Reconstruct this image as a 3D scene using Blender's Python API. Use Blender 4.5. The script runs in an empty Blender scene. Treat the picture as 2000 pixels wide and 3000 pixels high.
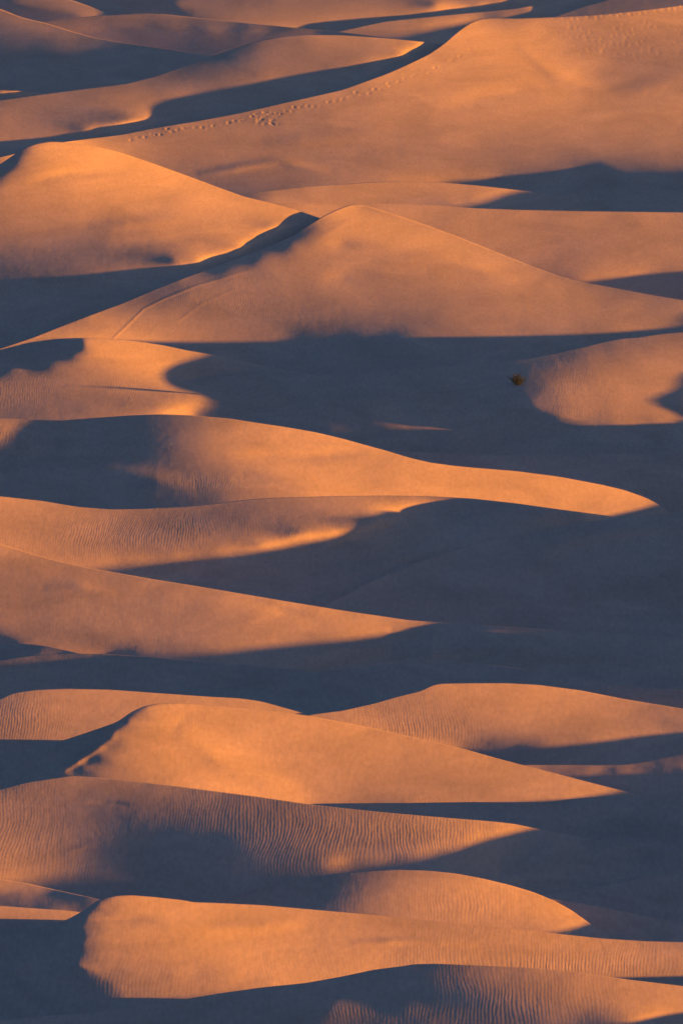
import bpy, math, random, time
import numpy as np
T_START = time.time()
rng = np.random.default_rng(7)

# ------------------------------------------------------------------ camera geometry
# Long lens on a high dune, looking down over a field of dunes.  x = right, y = away from camera, z = up.
CAM_H = 110.0
PITCH = math.radians(-5.5)
VFOV = math.radians(5.0)
RW, RH = 1568.0, 2352.0                      # survey units the outlines are written in
FOC = (RH / 2) / math.tan(VFOV / 2)
def ray(u, v):
    a = (np.asarray(u, float) - RW / 2) / FOC
    b = (RH / 2 - np.asarray(v, float)) / FOC
    cy, sy = math.cos(PITCH), math.sin(PITCH)
    return a, cy - b * sy, sy + b * cy       # x, y, z of the viewing ray
def to_world(u, v, z):
    a, y, w = ray(u, v)
    t = (np.asarray(z, float) - CAM_H) / w
    return a * t, y * t, np.asarray(z, float) + 0 * t
def depression(v):
    a, y, w = ray(RW / 2, v)
    return -w / y
def metre_per_unit(v):
    a, y, w = ray(RW / 2, v)
    return (-CAM_H / w) / FOC

# ------------------------------------------------------------------ sun
SUN_EL = math.radians(2.1)
SUN_AZ = math.radians(6.0)                  # from the right, a little behind the camera
TEL = math.tan(SUN_EL)
CX, CD = math.cos(SUN_AZ), math.sin(SUN_AZ)
KB = 3.6                                     # how a slope's facing (cosine) reads as tone
def tone_to_facing(r):
    return max(((r / 255.0) ** 2.2 - 0.08) / KB, 0.004)

# ------------------------------------------------------------------ survey of the dunes, far to near
# crest: skyline of the dune; pts: (u, v, tone) facing samples, tone>0 sunlit, 0 in another dune's shadow,
# 1..60 the same but with its own tilt, <0 turned away from the sun; edges: lines where another dune's shadow ends on this one.
LAYERS = []
def dune(name, label, crest, pts, edges=(), ripple=0.25, rip=(), base=0.0, scars=(), creases=(), hts=(), merge=(), folds=(), noshade=False, shw=1.6):
    LAYERS.append(dict(name=name, label=label, crest=crest, pts=pts, edges=list(edges), ripple=ripple, rip=rip, base=base, scars=scars, creases=list(creases), hts=hts, merge=merge, folds=folds, noshade=noshade, shw=shw))

dune('sand_plain', 'far dim mauve sand flat behind all the dunes along the top edge',
     [(-400,-70),(2000,-70)],
     [(0,-20,125),(250,10,132),(400,10,135),(700,15,140),(1000,10,140),(700,60,138),(550,30,135),(1100,12,130),(1150,3,110),(1300,-20,110),(1568,-20,110)], hts=((400,10,3.2),(1000,10,3.4)))
dune('sand_dune', 'small pale pink dune at the very top left corner with a blue shaded foot',
     [(-400,-20),(0,-14),(120,-10),(165,0),(210,16),(250,33),(300,50),(420,90),(2000,300)],
     [(60,0,150),(120,5,160),(170,12,165),(220,27,165),(20,14,-4),(60,24,-4),(100,32,-4),(150,38,-4),(0,12,-4)],
     creases=[[(-100,-8),(0,4),(60,18),(100,24),(160,31),(210,35)]])
dune('sand_dune', 'pale low ridge rising to the right behind the huge footprinted dune',
     [(-400,200),(500,110),(700,85),(784,72),(830,61),(884,49),(1009,36),(1104,28),(1184,20),(1240,9),(1300,-4),(1400,-20),(2000,-60)],
     [(860,60,150),(950,50,155),(1050,42,155),(1150,33,150),(1220,25,145),(800,76,140),(1000,70,0),(1060,60,0),(950,80,0)],
     [[(880,87),(960,76),(1040,58),(1110,42)]])
dune('sand_dune', 'low mauve dune near the top with a straight blue shadow along its lower half',
     [(-400,90),(0,64),(100,51),(150,43),(225,36),(325,31),(375,32.5),(450,40),(550,51),(650,61),(720,68),(784,74),(850,82),(1000,100),(2000,300)],
     [(140,55,135),(200,60,150),(300,50,155),(400,52,158),(500,60,155),(600,67,150),(700,72,150),(300,75,-4),(380,75,-4),(460,77,-4),(540,79,-4),(620,80,-4),(700,82,-4),(770,84,-4),(300,90,-4),(450,95,-4),(600,90,-4),(700,90,-4),(200,84,-4)],
     [], creases=[[(160,82),(200,77),(260,71),(350,68),(450,70),(550,73),(700,76),(784,79)]])
dune('sand_dune', 'dusky brown slope peeping over the footprinted crest at the top right corner',
     [(-400,300),(1100,90),(1200,60),(1284,36),(1334,17),(1400,-2),(1500,-30),(2000,-80)],
     [(1320,30,95),(1400,15,105),(1450,5,110),(1500,0,110),(1568,-5,110)])
dune('sand_dune', 'dark dune at the top left with a thin glowing rim along its falling crest',
     [(-400,-60),(-100,-10),(0,20),(50,40),(110,54),(165,72),(215,86),(270,96),(340,106),(420,118),(560,140),(800,200),(2000,400)],
     [(0,28,150),(50,46,165),(110,60,170),(165,76,165),(215,90,150),(260,98,120),(0,60,112),(60,75,112),(130,88,110),(0,90,95),(100,100,88),(200,102,85),
      (0,120,-2),(100,130,-4),(250,120,-4),(400,135,-5),(0,170,-5),(150,170,-6),(300,160,-6),(0,205,-5),(150,205,-6)])
dune('sand_dune', 'tiny lit sliver of sand at the left edge under the dark dune',
     [(-400,202),(0,207.5),(50,209),(90,213),(140,224),(200,245),(2000,500)],
     [(0,211,150),(40,212,150),(75,213,140),(0,219,-4),(40,219,-4),(80,218,-4)],
     creases=[[(-60,213),(0,215),(50,215),(90,215)]])
dune('sand_dune', 'broad brown dune left of the footprinted dune, a dark shadow filling its lower flank',
     [(-400,262),(-100,242),(0,230),(100,216),(200,203),(290,192),(360,174),(450,141),(540,110),(590,94),(640,84),(700,80),(784,81),(884,88),(950,94),(1014,101),(1080,120),(1200,160),(2000,400)],
     [(0,245,140),(0,270,155),(0,310,165),(100,240,145),(100,270,155),(100,305,165),(200,215,115),(200,240,145),(200,275,155),(200,300,150),(300,210,115),(300,240,145),(300,270,155),
      (340,265,150),(400,190,85),(420,215,120),(400,235,110),(450,160,-3),(520,140,-3),(560,125,82),(480,200,100),(540,190,105),(600,170,110),(560,150,95),(640,100,145),(680,95,155),(740,95,180),(800,100,185),(880,100,180),(960,105,190),(640,130,120),(700,125,125),(780,125,120),(860,130,130),(920,125,150),(700,150,100),(800,145,90),(880,150,95),(650,160,100),
      (400,260,-6),(450,245,-8),(500,230,-9),(560,220,-9),(640,210,-9),(700,190,-9),(780,175,-9),(360,285,-6),(550,245,-9),(700,215,-9),(820,190,-8)],
     ripple=0.1)
dune('sand_dune', 'huge orange dune across the upper right with a trail of footprints along its crest',
     [(-400,420),(0,362),(150,326),(280,310),(320,302),(375,291),(450,279),(550,260),(650,237),(784,207),(834,189),(884,171),(934,149),(984,125),(1019,101),(1054,70),(1080,52),(1104,43),(1134,42),(1184,43),(1234,41),(1309,38),(1384,33),(1459,25),(1509,19),(1568,11),(1700,-5),(2000,-20)],
     [
      (200,330,125),(300,320,130),(300,345,115),(400,300,135),(400,330,118),(500,285,140),(500,320,125),(600,260,150),(600,300,135),(700,235,165),(700,275,150),(800,225,180),(800,260,170),
      (900,185,200),(900,230,190),(984,150,208),(1000,210,198),(1060,95,215),(1060,160,208),(1100,60,215),(1120,100,215),(1180,60,205),(1170,150,218),(1220,70,222),(1230,110,205),(1230,170,220),(1280,55,195),(1350,60,190),(1450,50,195),(1550,40,195),
      (1350,90,175),(1450,90,170),(1550,90,172),(1330,140,190),(1450,140,160),(1550,140,160),(1300,180,220),(1400,170,165),(1500,180,150),(1450,205,160),(1350,215,205),(1550,215,175),(1450,230,185),
      (1150,200,212),(1250,210,212),(1200,260,205),(1100,250,200),(1000,260,192),(900,275,185),(1300,260,195),(1400,260,190),(1500,255,190),(1568,245,195),
      (400,360,112),(500,350,115),(600,330,125),(700,310,140),(800,300,160),(900,310,165),(1000,310,170),(1100,300,180),(1200,300,178),(1300,300,178),(1400,300,178),(1500,300,176),
      (450,390,105),(550,390,105),(600,370,108),(700,350,118),(800,335,130),(900,345,140),(1000,345,148),(1100,340,158),(1200,335,165),(1350,340,165),(1500,340,168),
      (530,425,100),(650,410,100),(750,385,102),(850,375,110),(950,385,118),(1050,385,130),(1150,370,145),(1300,375,155),(1450,375,160),(700,425,95),(850,410,95),(1000,408,100),
      (1150,420,0),(1300,420,0),(1450,430,0),(1568,440,0),(1350,405,0)],
     [[(1010,424),(1044,420),(1134,412),(1234,407),(1334,404),(1450,404),(1568,405),(1700,402)]], ripple=0.12,
     scars=('prints',), hts=((0,362,4.5),(150,326,4.8),(400,286,5.4),(600,249,6.0),(784,207,6.8),(984,125,8.6),(1104,43,10.5)), folds=(([(1180,95),(1260,170),(1400,215),(1568,190)],.07,10),([(1000,250),(1150,215),(1290,200)],-.08,12),([(600,330),(850,305),(1100,325)],.06,10),([(450,400),(640,370),(760,395)],.08,6),))

dune('sand_dune', 'thin flat dune below the footprinted dune, lit at left and shaded at right',
     [(-400,520),(400,475),(500,458),(550,447),(600,440),(650,434),(700,428),(784,423),(834,419),(909,416),(1009,419),(1084,425),(1184,436),(1284,449),(1384,459),(1459,465),(1568,470),(2000,480)],
     [(580,448,120),(660,440,150),(750,438,175),(850,430,185),(950,428,188),(1030,432,180),(1084,440,165),(650,460,205),(750,455,200),(850,450,195),(900,460,180),(1000,455,170),(1040,468,180),(1090,460,120),
      (1200,460,0),(1300,470,0),(1400,475,0),(1200,475,0),(1500,480,0),(1150,470,0)],
     [[(1060,477),(1100,462),(1140,447),(1190,438)]], ripple=0.05)
dune('sand_dune', 'wide orange slope at the right between the thin shaded dune and the pyramid shaped dune',
     [(-400,560),(500,480),(600,466),(680,466),(760,466),(834,467),(934,468.5),(1009,472),(1084,478),(1184,482),(1334,485),(1568,488),(2000,490)],
     [(650,480,205),(720,485,205),(760,480,200),(900,480,195),(1000,485,195),(1100,490,190),(1200,495,188),(1350,500,185),(1500,500,185),(950,500,190),(1010,510,165),(1050,520,185),(1150,520,180),(1250,520,165),(1400,525,165),(1550,525,170),
      (1100,545,175),(1200,560,172),(1300,560,160),(1320,585,140),(1400,570,165),(1500,570,170),(1568,570,172),(1180,590,155),(1250,610,140),(1300,620,135),(1400,605,165),(1500,600,172),(1568,605,170),(1330,640,130),(1400,628,140),
      (1450,650,0),(1568,660,0),(1500,640,0)],
     [[(1320,649),(1334,647),(1409,637),(1484,629),(1568,624),(1700,612)]], ripple=0.08)
dune('sand_dune', 'big smooth orange dune at the upper left whose crest slopes down to the right',
     [(-400,470),(-100,420),(0,378),(30,357),(57,340),(78,331),(115,325),(150,327),(215,335),(275,350),(350,375),(425,402),(500,430),(562,452),(625,467),(680,482),(735,501),(800,525),(900,570),(1100,680),(2000,900)],
     [(0,388,-14),(15,375,-14),(35,358,-12),(52,344,-8),(-60,420,-10),
      (30,400,215),(60,365,212),(90,340,215),(130,335,218),(200,345,222),(260,358,228),(330,380,228),(400,408,230),(480,437,230),(560,465,228),(640,485,222),(700,505,215),
      (20,440,195),(80,410,210),(150,390,222),(250,400,222),(350,430,225),(450,460,228),(550,500,225),(620,520,215),(690,520,205),
      (30,480,185),(100,460,200),(200,450,215),(300,480,220),(400,500,222),(500,520,222),(580,545,212),
      (20,530,165),(100,510,180),(200,500,195),(300,525,195),(400,545,200),(480,555,200),(560,570,195),
      (20,565,130),(100,560,140),(200,550,150),(300,555,145),(400,565,150),(480,580,155),(530,590,160),
      (20,595,95),(100,590,105),(200,580,112),(300,585,112),(400,595,112),(460,605,118),(100,610,90),(250,605,100),(350,612,98),(420,620,95),
      (20,640,-3),(100,650,-5),(200,650,-3),(300,640,82),(350,645,76),(20,700,-8),(150,700,-8),(250,690,-5),(20,760,-9),(120,745,-8)],
     ripple=0.08, shw=2.4, folds=(([(60,420),(140,400),(300,390)],-.06,8),([(200,520),(400,505),(600,525)],.06,8),([(250,560),(420,548),(560,575)],-.06,8),))

dune('sand_dune', 'pyramid shaped orange dune in the upper middle with long ridges running down both sides',
     [(-400,900),(-100,830),(0,802),(75,777),(150,747),(215,722),(285,696),(350,668),(425,638),(500,611),(575,583),(640,557),(675,541),(710,516),(750,492),(784,477),(803,470),(820,469),(844,473),(909,494),(984,519),(1059,547),(1134,577),(1209,607),(1284,634),(1329,647),(1409,662),(1484,676),(1568,690),(2000,750)],
     [(430,640,-8),(500,615,-10),(575,588,-12),(640,562,-12),(680,546,-12),(710,522,-8),(280,702,100),(350,676,90),
      (100,775,110),(200,745,130),(260,735,130),(300,750,130),(350,720,125),(250,765,130),(400,690,130),(400,740,115),(470,660,140),(480,710,120),(550,630,155),(540,680,130),(620,600,175),(620,650,145),(690,560,190),(700,600,180),(690,650,150),
      (740,510,205),(760,560,200),(780,620,180),(780,660,160),(800,490,220),(830,520,222),(850,490,222),(850,580,205),(850,640,180),(850,690,150),(900,520,230),(980,545,232),(930,570,222),(950,620,195),(950,670,165),(950,700,140),
      (1050,580,232),(1120,605,228),(1050,620,210),(1060,660,180),(1080,700,155),(1200,635,222),(1200,660,195),(1280,655,212),(1200,700,165),(1350,675,200),(1300,700,170),(1450,690,190),(1568,705,185),(1400,710,165),(1520,725,155),(1300,730,150),(1430,740,145),(1540,750,130),
      (1050,730,135),(1150,740,140),(1250,755,130),(1100,765,120),(1180,770,115),(1350,760,110),
      (450,750,105),(550,725,105),(650,710,112),(750,710,115),(850,715,105),(930,725,92),(980,740,80),(1030,760,95),(600,745,80),(700,735,78),(800,735,76),(870,738,72),
      (430,790,-2),(500,780,-4),(600,775,-8),(700,770,-9),(800,770,-9),(900,775,-9),(980,785,-7),(1100,790,-3),(1250,780,-3),(700,830,-10),(850,830,-10),(1000,820,-8)],
     ripple=0.3, rip=((500,680,120,60,.9),(1060,770,100,30,1.0)), scars=('track',), hts=((0,803,2.4),(200,729,3.2),(410,646,4.2),(640,558,4.4),(820,473,4.3),(784,560,2.6),(790,640,1.6),(430,680,2.9),(560,640,2.6)), folds=(([(700,545),(760,500),(800,483)],.04,4),([(720,560),(780,515),(830,495)],.04,4),([(850,600),(1000,590),(1200,650)],.06,8),([(740,640),(800,620),(880,640)],-.05,8),))

dune('sand_dune', 'wavy dune across the upper middle with a shaded saddle between its two sunlit ends',
     [(-400,880),(-100,822),(0,804),(65,787),(130,778),(192,776),(250,778),(320,785),(375,793),(425,804),(500,817),(575,833),(650,848),(700,858),(740,863.5),(784,862),(884,853),(984,845),(1084,836),(1209,824),(1259,814),(1334,798),(1384,785),(1424,777),(1459,775),(1509,767),(1568,762),(2000,720)],
     [(0,820,-14),(60,805,-16),(120,795,-18),(180,785,-18),(0,840,-10),(80,828,-14),(150,815,-14),(188,800,-14),
      (205,785,200),(230,800,200),(300,795,205),(380,805,210),(450,820,212),(520,830,210),(600,845,205),(660,856,190),(710,863,150),(50,855,175),(150,845,180),(205,825,190),(300,830,200),(400,845,205),(470,850,205),(530,855,200),
      (20,880,165),(100,870,170),(200,870,180),(300,870,190),(380,880,195),(440,890,190),(20,910,150),(100,910,152),(200,900,165),(300,910,175),(400,910,180),(450,905,175),(20,940,140),(100,945,142),(200,940,145),(300,930,152),(360,930,155),
      (480,880,-1),(550,880,-2),(650,885,-2),(520,920,-3),(400,950,0),(600,930,-8),(750,900,-8),(750,950,-8),(500,945,-6),(850,975,-8),(950,1010,-8),(880,955,-8),(800,960,-8),(960,965,-8),(1100,975,-8),(560,945,-10),(640,955,-10),(900,1000,0),(800,990,0),
      (800,880,-6),(900,870,-6),(1000,870,-7),(1100,860,-8),(1000,920,0),(1150,900,0),(1100,950,0),(1185,925,-4),(1245,965,-5),(1320,982,-5),(1400,988,-5),(1480,993,-5),(1560,996,-5),(1250,1000,-5),(1400,1010,-5),(1520,1015,-5),(1540,975,200),(1450,970,200),(1100,1010,0),(1000,960,0),
      (1300,815,-4),(1380,798,75),(1450,785,110),(1540,772,125),(1250,832,-4),(1200,845,-3),(1180,870,-2),
      (1230,860,130),(1300,845,140),(1380,825,145),(1450,810,150),(1550,800,155),(1220,890,120),(1300,880,175),(1400,865,185),(1500,850,180),(1560,840,175),(1260,925,160),(1320,920,190),(1420,910,192),(1520,900,190),(1330,950,195),(1430,955,205),(1540,960,210)],
     [[(165,964),(250,954),(350,939),(425,926),(468,908),(462,895),(440,880),(432,872)],[(440,871),(500,863),(575,857),(625,864)],],
     creases=[[(0,852),(100,834),(170,814),(195,809),(190,785),(187,778)],[(440,871),(500,863),(575,857),(625,864),(700,868)],[(1190,875),(1200,900),(1222,930),(1262,953),(1334,970),(1409,976.5),(1568,984),(1700,982)]],
     ripple=0.45, rip=((150,900,220,60,.9),(1350,910,170,60,1.0)), folds=(([(700,932),(784,918),(930,900),(1060,884)],.10,10),([(850,940),(900,950),(1134,987),(1284,1004),(1380,1030)],-.35,12)))

dune('sand_dune', 'flat shaded dune with a straight crest, right behind the glowing tongue of sand',
     [(-400,1300),(600,1100),(780,1045),(850,1033),(890,1032),(960,1039),(1084,1045),(1284,1044.5),(1434,1042),(1568,1041),(2000,1035)],
     [(960,1043,-8),(1084,1049,-8),(1284,1049,-8),(1434,1047,-8),(1540,1046,-8),(1000,1056,-6),(1200,1060,-6),(1400,1060,-6),(1200,1080,0),(1400,1100,0),(1550,1080,0),(1550,1150,0)], [], ripple=0.1)
dune('sand_dune', 'long dune ending in a glowing tongue at right, a dark bowl at its left',
     [(-400,940),(0,961),(50,963),(140,966),(215,960),(300,954),(375,951.5),(440,954),(525,961),(575,969),(650,980),(725,993),(784,1007),(834,1021),(889,1036),(934,1050),(984,1062),(1034,1069),(1084,1074),(1184,1082),(1284,1095),(1384,1114),(1434,1126),(1484,1144),(1514,1160),(1535,1175),(1568,1195),(1700,1240),(2000,1300)],
     [(0,975,175),(50,972,165),(100,972,150),(140,970,120),(0,1000,175),(40,1000,170),(20,1020,150),(70,1020,140),(120,1035,110),(40,1037,80),
      (85,990,-1),(150,985,-2),(220,975,-2),(300,970,-1),(100,1005,-1),(180,1010,-2),(260,1000,-2),(320,985,80),(150,1045,-1),(0,1055,-2),(200,1060,-6),(100,1080,-7),(0,1100,-7),(300,1060,-2),(250,1090,-4),(100,1120,-7),(0,1125,-7),(200,1140,-8),(300,1140,-8),(250,1165,-8),(400,1140,-5),(480,1145,-3),
      (330,1030,90),(370,965,105),(380,1000,115),(360,1040,105),(350,1075,85),(430,970,130),(440,1005,150),(430,1050,145),(420,1085,105),(430,1105,105),(350,1108,90),(300,1100,75),
      (500,970,165),(500,1010,185),(500,1045,185),(490,1085,140),(500,1110,120),(540,1130,130),(460,1125,90),(580,980,200),(570,1010,195),(580,1050,212),(580,1090,180),(580,1115,150),(600,1135,150),
      (650,995,212),(650,1030,200),(650,1070,222),(650,1110,190),(650,1132,170),(730,1005,222),(730,1040,205),(730,1060,205),(730,1090,225),(740,1125,212),(800,1025,225),(800,1060,205),(800,1100,222),(820,1132,220),
      (870,1045,220),(870,1075,195),(870,1110,215),(900,1060,205),(930,1070,222),(930,1100,215),(930,1135,222),(1000,1085,228),(1000,1115,228),(1100,1090,222),(1100,1125,232),(1200,1100,222),(1200,1140,232),(1300,1115,225),(1300,1155,232),(1400,1135,222),(1400,1165,225),(1470,1155,212),
      (1540,1185,0),(1560,1195,0),(1600,1220,0)],
     [[(1480,1146),(1502,1158),(1508,1168),(1498,1178)]], ripple=0.12, rip=((440,1110,150,22,.9),(20,1010,80,40,1.0)), folds=(([(520,1045),(700,1050),(850,1040)],-.08,8),([(560,1085),(700,1110),(820,1125)],.06,8),([(80,1100),(180,1075),(300,1090),(450,1112)],.08,12),), creases=([(140,966),(65,984),(65,1004),(100,1024),(145,1039)],))

dune('sand_dune', 'rippled brown dune at the left centre with a long pointed blue shadow below its ripples',
     [(-400,1110),(-100,1130),(0,1140),(100,1151),(175,1164),(250,1170),(325,1169),(425,1164),(500,1156),(550,1149),(625,1143),(784,1139),(884,1138),(984,1139),(1084,1145),(1184,1156),(1284,1170),(1384,1183),(1434,1192),(1520,1210),(1700,1240),(2000,1300)],
     [(0,1150,205),(80,1162,195),(160,1175,185),(250,1182,165),(340,1180,150),(430,1175,140),(500,1170,120),(560,1160,110),(640,1155,120),(750,1150,135),(850,1150,140),(950,1150,135),(1050,1150,125),(1150,1162,130),(1250,1180,155),(1340,1188,165),(1400,1188,165),
      (0,1180,185),(100,1185,180),(180,1200,165),(280,1200,140),(380,1195,125),(450,1190,115),(550,1185,120),(650,1180,130),(750,1175,140),(850,1180,140),(930,1172,115),(0,1215,180),(100,1215,175),(200,1225,170),(300,1220,150),(400,1215,140),(500,1215,145),(600,1210,150),(700,1205,155),(800,1205,150),(870,1195,140),
      (0,1238,195),(60,1255,200),(130,1275,190),(200,1260,180),(230,1290,195),(300,1255,170),(300,1280,185),(400,1250,165),(400,1278,180),(500,1240,165),(500,1265,175),(600,1230,165),(600,1252,175),(700,1225,165),(760,1225,160),(820,1215,150),
      (350,1305,0),(500,1295,25),(600,1300,35),(700,1278,40),(800,1258,42),(900,1230,46),(980,1200,46),(1000,1225,40),(1100,1200,42),(1200,1208,35),(1300,1212,0),(600,1345,38),(680,1330,14),(780,1312,12),(880,1282,12),(980,1252,12),(1080,1230,15),(750,1350,48),(850,1310,48),(950,1280,50),(1050,1250,45)],
     [[(230,1309),(300,1298),(400,1288),(500,1278),(600,1263),(700,1250),(784,1236),(849,1220),(909,1199),(954,1182),(1000,1173),(1084,1181),(1184,1195),(1284,1200),(1359,1197)]],
     ripple=0.35, rip=((560,1235,330,40,1.5),(150,1220,200,40,.4)), folds=(([(1250,1212),(1100,1235),(984,1262),(880,1295),(784,1322),(700,1345)],.35,12),([(1300,1235),(1150,1262),(1000,1305),(850,1350),(740,1372)],.45,16),([(1250,1232),(1100,1255),(960,1285),(850,1325)],-.12,10)))
dune('sand_dune', 'broad dune in blue shade at the right centre, its crest falling gently to the left',
     [(-400,1900),(500,1490),(700,1416),(780,1374),(850,1336),(950,1294),(1084,1252),(1209,1225),(1284,1210),(1359,1198),(1434,1188),(1509,1182),(1568,1177),(2000,1140)],
     [(1250,1230,-8),(1400,1210,-8),(1550,1195,-8),(1450,1235,-8),(1300,1255,-8),(1500,1250,-8),(820,1375,48),(900,1345,50),(1000,1305,48),(1080,1280,42),(900,1372,15),(1000,1338,12),(1100,1302,12),(1200,1280,14),(1100,1345,40),(1250,1325,40),(1400,1320,36),(1550,1310,34),(1000,1400,32),(1200,1400,26),(1400,1410,20),(1550,1420,24),(1100,1425,30)], [], ripple=0.1,
     hts=((1568,1177,1.2),(1300,1206,0.7),(1084,1253,0.2),(900,1314,-0.3),(780,1375,-0.6)), folds=(([(2000,1160),(1568,1192),(1300,1228),(1200,1260)],.4,14),([(2000,1190),(1568,1222),(1400,1250),(1250,1285)],-.25,14),([(1700,1330),(1400,1340),(1250,1375)],.6,24)))
dune('sand_dune', 'long dim orange dune at left centre, tapering to a point in the shade',
     [(-400,1170),(-100,1225),(0,1248),(75,1272),(150,1293),(225,1308),(350,1330),(450,1346),(550,1363),(650,1380),(784,1402),(859,1413),(934,1424),(1034,1432),(1184,1441),(1284,1448),(1434,1457),(1568,1464),(2000,1480)],
     [(0,1256,205),(75,1280,190),(150,1300,185),(225,1317,190),(350,1340,195),(450,1358,202),(550,1376,208),(650,1392,212),(750,1410,215),(850,1427,200),(920,1438,180),
      (0,1290,165),(60,1310,160),(150,1325,160),(250,1340,158),(350,1355,160),(450,1372,165),(550,1395,185),(620,1408,205),(700,1425,195),(800,1440,180),(880,1448,170),
      (0,1350,150),(100,1360,142),(170,1350,155),(250,1365,150),(350,1385,140),(450,1400,135),(550,1415,145),(650,1430,155),(750,1445,155),
      (0,1400,155),(100,1410,148),(200,1420,150),(300,1420,145),(400,1430,140),(500,1440,142),(600,1450,150),(700,1460,150),
      (0,1450,175),(100,1455,172),(200,1470,178),(300,1470,175),(400,1475,165),(500,1478,165),(600,1476,160),(0,1468,205),(80,1480,205),(150,1490,200),(230,1496,200),(320,1499,190),
      (700,1500,0),(800,1492,0),(900,1482,0),(1050,1455,20),(1200,1462,28),(1400,1472,38),(1550,1482,40),(1000,1490,0),(1200,1500,36),(1050,1478,28),(1400,1520,18),(500,1510,0),(1100,1525,22),(1550,1540,20),(1300,1545,24)],
     [[(230,1503),(300,1504.5),(400,1502),(500,1496),(650,1482),(784,1473),(909,1460),(960,1452)]], ripple=0.2, folds=(([(100,1350),(180,1345),(270,1365)],.06,8),([(550,1375),(640,1400),(750,1425)],-.05,8),([(900,1490),(1100,1480),(1300,1490),(1568,1500),(1800,1500)],.6,22),([(700,1520),(1000,1535),(1200,1530)],-.25,14)))

dune('sand_dune', 'small shaded bank at the left edge below the long dim tapering dune',
     [(-400,1440),(-100,1470),(0,1477),(75,1480),(110,1484),(165,1497),(230,1512),(400,1560),(2000,1800)],
     [(0,1490,-10),(60,1492,-10),(110,1492,-8),(0,1505,-10),(60,1500,-10)], [], ripple=0.05)
dune('sand_dune', 'low rise in shade left of centre with a faint rippled brown top',
     [(-400,1545),(-100,1525),(0,1517),(50,1508),(100,1503),(175,1501),(250,1502.5),(350,1509),(450,1518),(600,1530),(700,1540),(800,1552),(900,1570),(1100,1610),(2000,1800)],
     [(0,1525,115),(60,1518,125),(130,1515,130),(200,1512,125),(260,1512,100),(0,1540,112),(80,1532,118),(160,1525,112),(220,1525,92),(0,1555,80),(100,1545,80),(180,1538,75),
      (0,1570,-3),(100,1565,-5),(250,1545,-5),(350,1530,-5),(500,1540,-6),(300,1565,-6),(500,1580,-8),(650,1570,-6),(700,1600,-9),(600,1600,-9)], [], ripple=0.3, rip=((100,1525,150,20,.7),))
dune('sand_dune', 'shaded dune with a faint pale rim just above the short rippled sunlit dune',
     [(-400,1800),(300,1640),(500,1580),(650,1552),(784,1536),(934,1523.5),(1034,1520),(1134,1527),(1234,1542),(1334,1560),(1434,1575),(1568,1586),(2000,1610)],
     [(800,1550,-8),(950,1540,-8),(1050,1535,-8),(1150,1545,-8),(1300,1575,-10),(1500,1600,-12),(1400,1582,-10),(1540,1598,-12),(1450,1610,-12),(800,1590,-10),(700,1610,-12),(850,1600,-12),(900,1575,-6),(760,1625,-12)], [], ripple=0.1)
dune('sand_dune', 'short rippled orange dune right of centre with a blue shaded foot',
     [(-400,1900),(400,1730),(600,1672),(690,1648),(720,1641),(784,1633),(859,1616),(909,1601),(969,1586),(985,1577),(999,1571),(1030,1570),(1084,1569),(1159,1569),(1234,1573),(1334,1586),(1434,1606),(1568,1628),(2000,1690)],
     [(760,1642,190),(850,1628,182),(930,1608,175),(980,1592,180),(1010,1580,205),(1080,1580,200),(1160,1580,205),(1240,1585,210),(1340,1598,205),(1430,1615,195),(1550,1635,180),
      (800,1650,195),(900,1635,170),(1000,1620,180),(1100,1615,190),(1200,1610,202),(1300,1620,198),(1400,1635,188),(1500,1645,165),(850,1662,195),(950,1660,175),(1050,1655,178),(1150,1650,188),(1250,1650,185),(1350,1660,175),(1450,1660,155),(1530,1660,110),
      (950,1685,175),(1020,1690,175),(1100,1690,178),(1200,1690,180),(1300,1690,175),(1400,1685,160),(1470,1680,135),(1050,1705,172),(1150,1708,172),(1250,1706,170),(1350,1698,158),
      (1200,1730,0),(1300,1730,0),(1400,1720,0),(1550,1710,0),(1568,1725,0),(1300,1745,0)],
     [[(1040,1717),(1069,1718),(1134,1717),(1234,1715.5),(1309,1710),(1409,1700),(1484,1692),(1560,1684)]], ripple=0.35, rip=((980,1680,120,30,.9),))
dune('sand_dune', "thin sliver of dimly lit sand in the dark gap above the yellow dune's toe",
     [(-400,2050),(900,1800),(1100,1766),(1209,1757),(1284,1757),(1370,1757.5),(1419,1757),(1459,1753),(1509,1743),(1568,1731),(2000,1680)],
     [(1230,1761,190),(1300,1762,185),(1380,1762,185),(1440,1760,170),(1500,1757,170),(1560,1755,170),(1500,1748,-3),(1560,1740,-3),(1240,1772,-4),(1300,1772,-4),(1400,1771,-4),(1500,1770,-4),(1560,1769,-4),(1300,1790,-4),(1400,1790,-4),(1500,1790,-4),(1550,1800,-4)],
     creases=[[(1200,1768),(1254,1767),(1384,1765.5),(1568,1764),(1700,1762)]], ripple=0.05)
dune('sand_dune', 'rounded rippled orange dune at the left, directly behind the bright yellow dune',
     [(-400,1660),(-60,1628),(0,1606),(30,1591),(75,1585),(150,1582),(250,1584),(375,1593),(475,1600),(550,1604),(600,1611),(650,1625),(700,1639),(730,1650),(800,1680),(1000,1760),(2000,2000)],
     [(10,1610,120),(40,1600,150),(90,1595,170),(170,1592,180),(260,1595,188),(360,1602,192),(460,1610,195),(560,1614,200),(620,1622,205),(680,1638,205),
      (20,1640,135),(80,1620,165),(160,1615,175),(250,1615,180),(320,1612,182),(60,1650,160),(130,1640,178),(200,1640,175),(270,1635,175),(20,1680,140),(80,1680,160),(130,1670,165),(200,1665,165),(20,1715,150),(80,1705,165),(140,1690,165)],
     [], ripple=0.3, rip=((60,1660,120,50,.8),))
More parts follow.
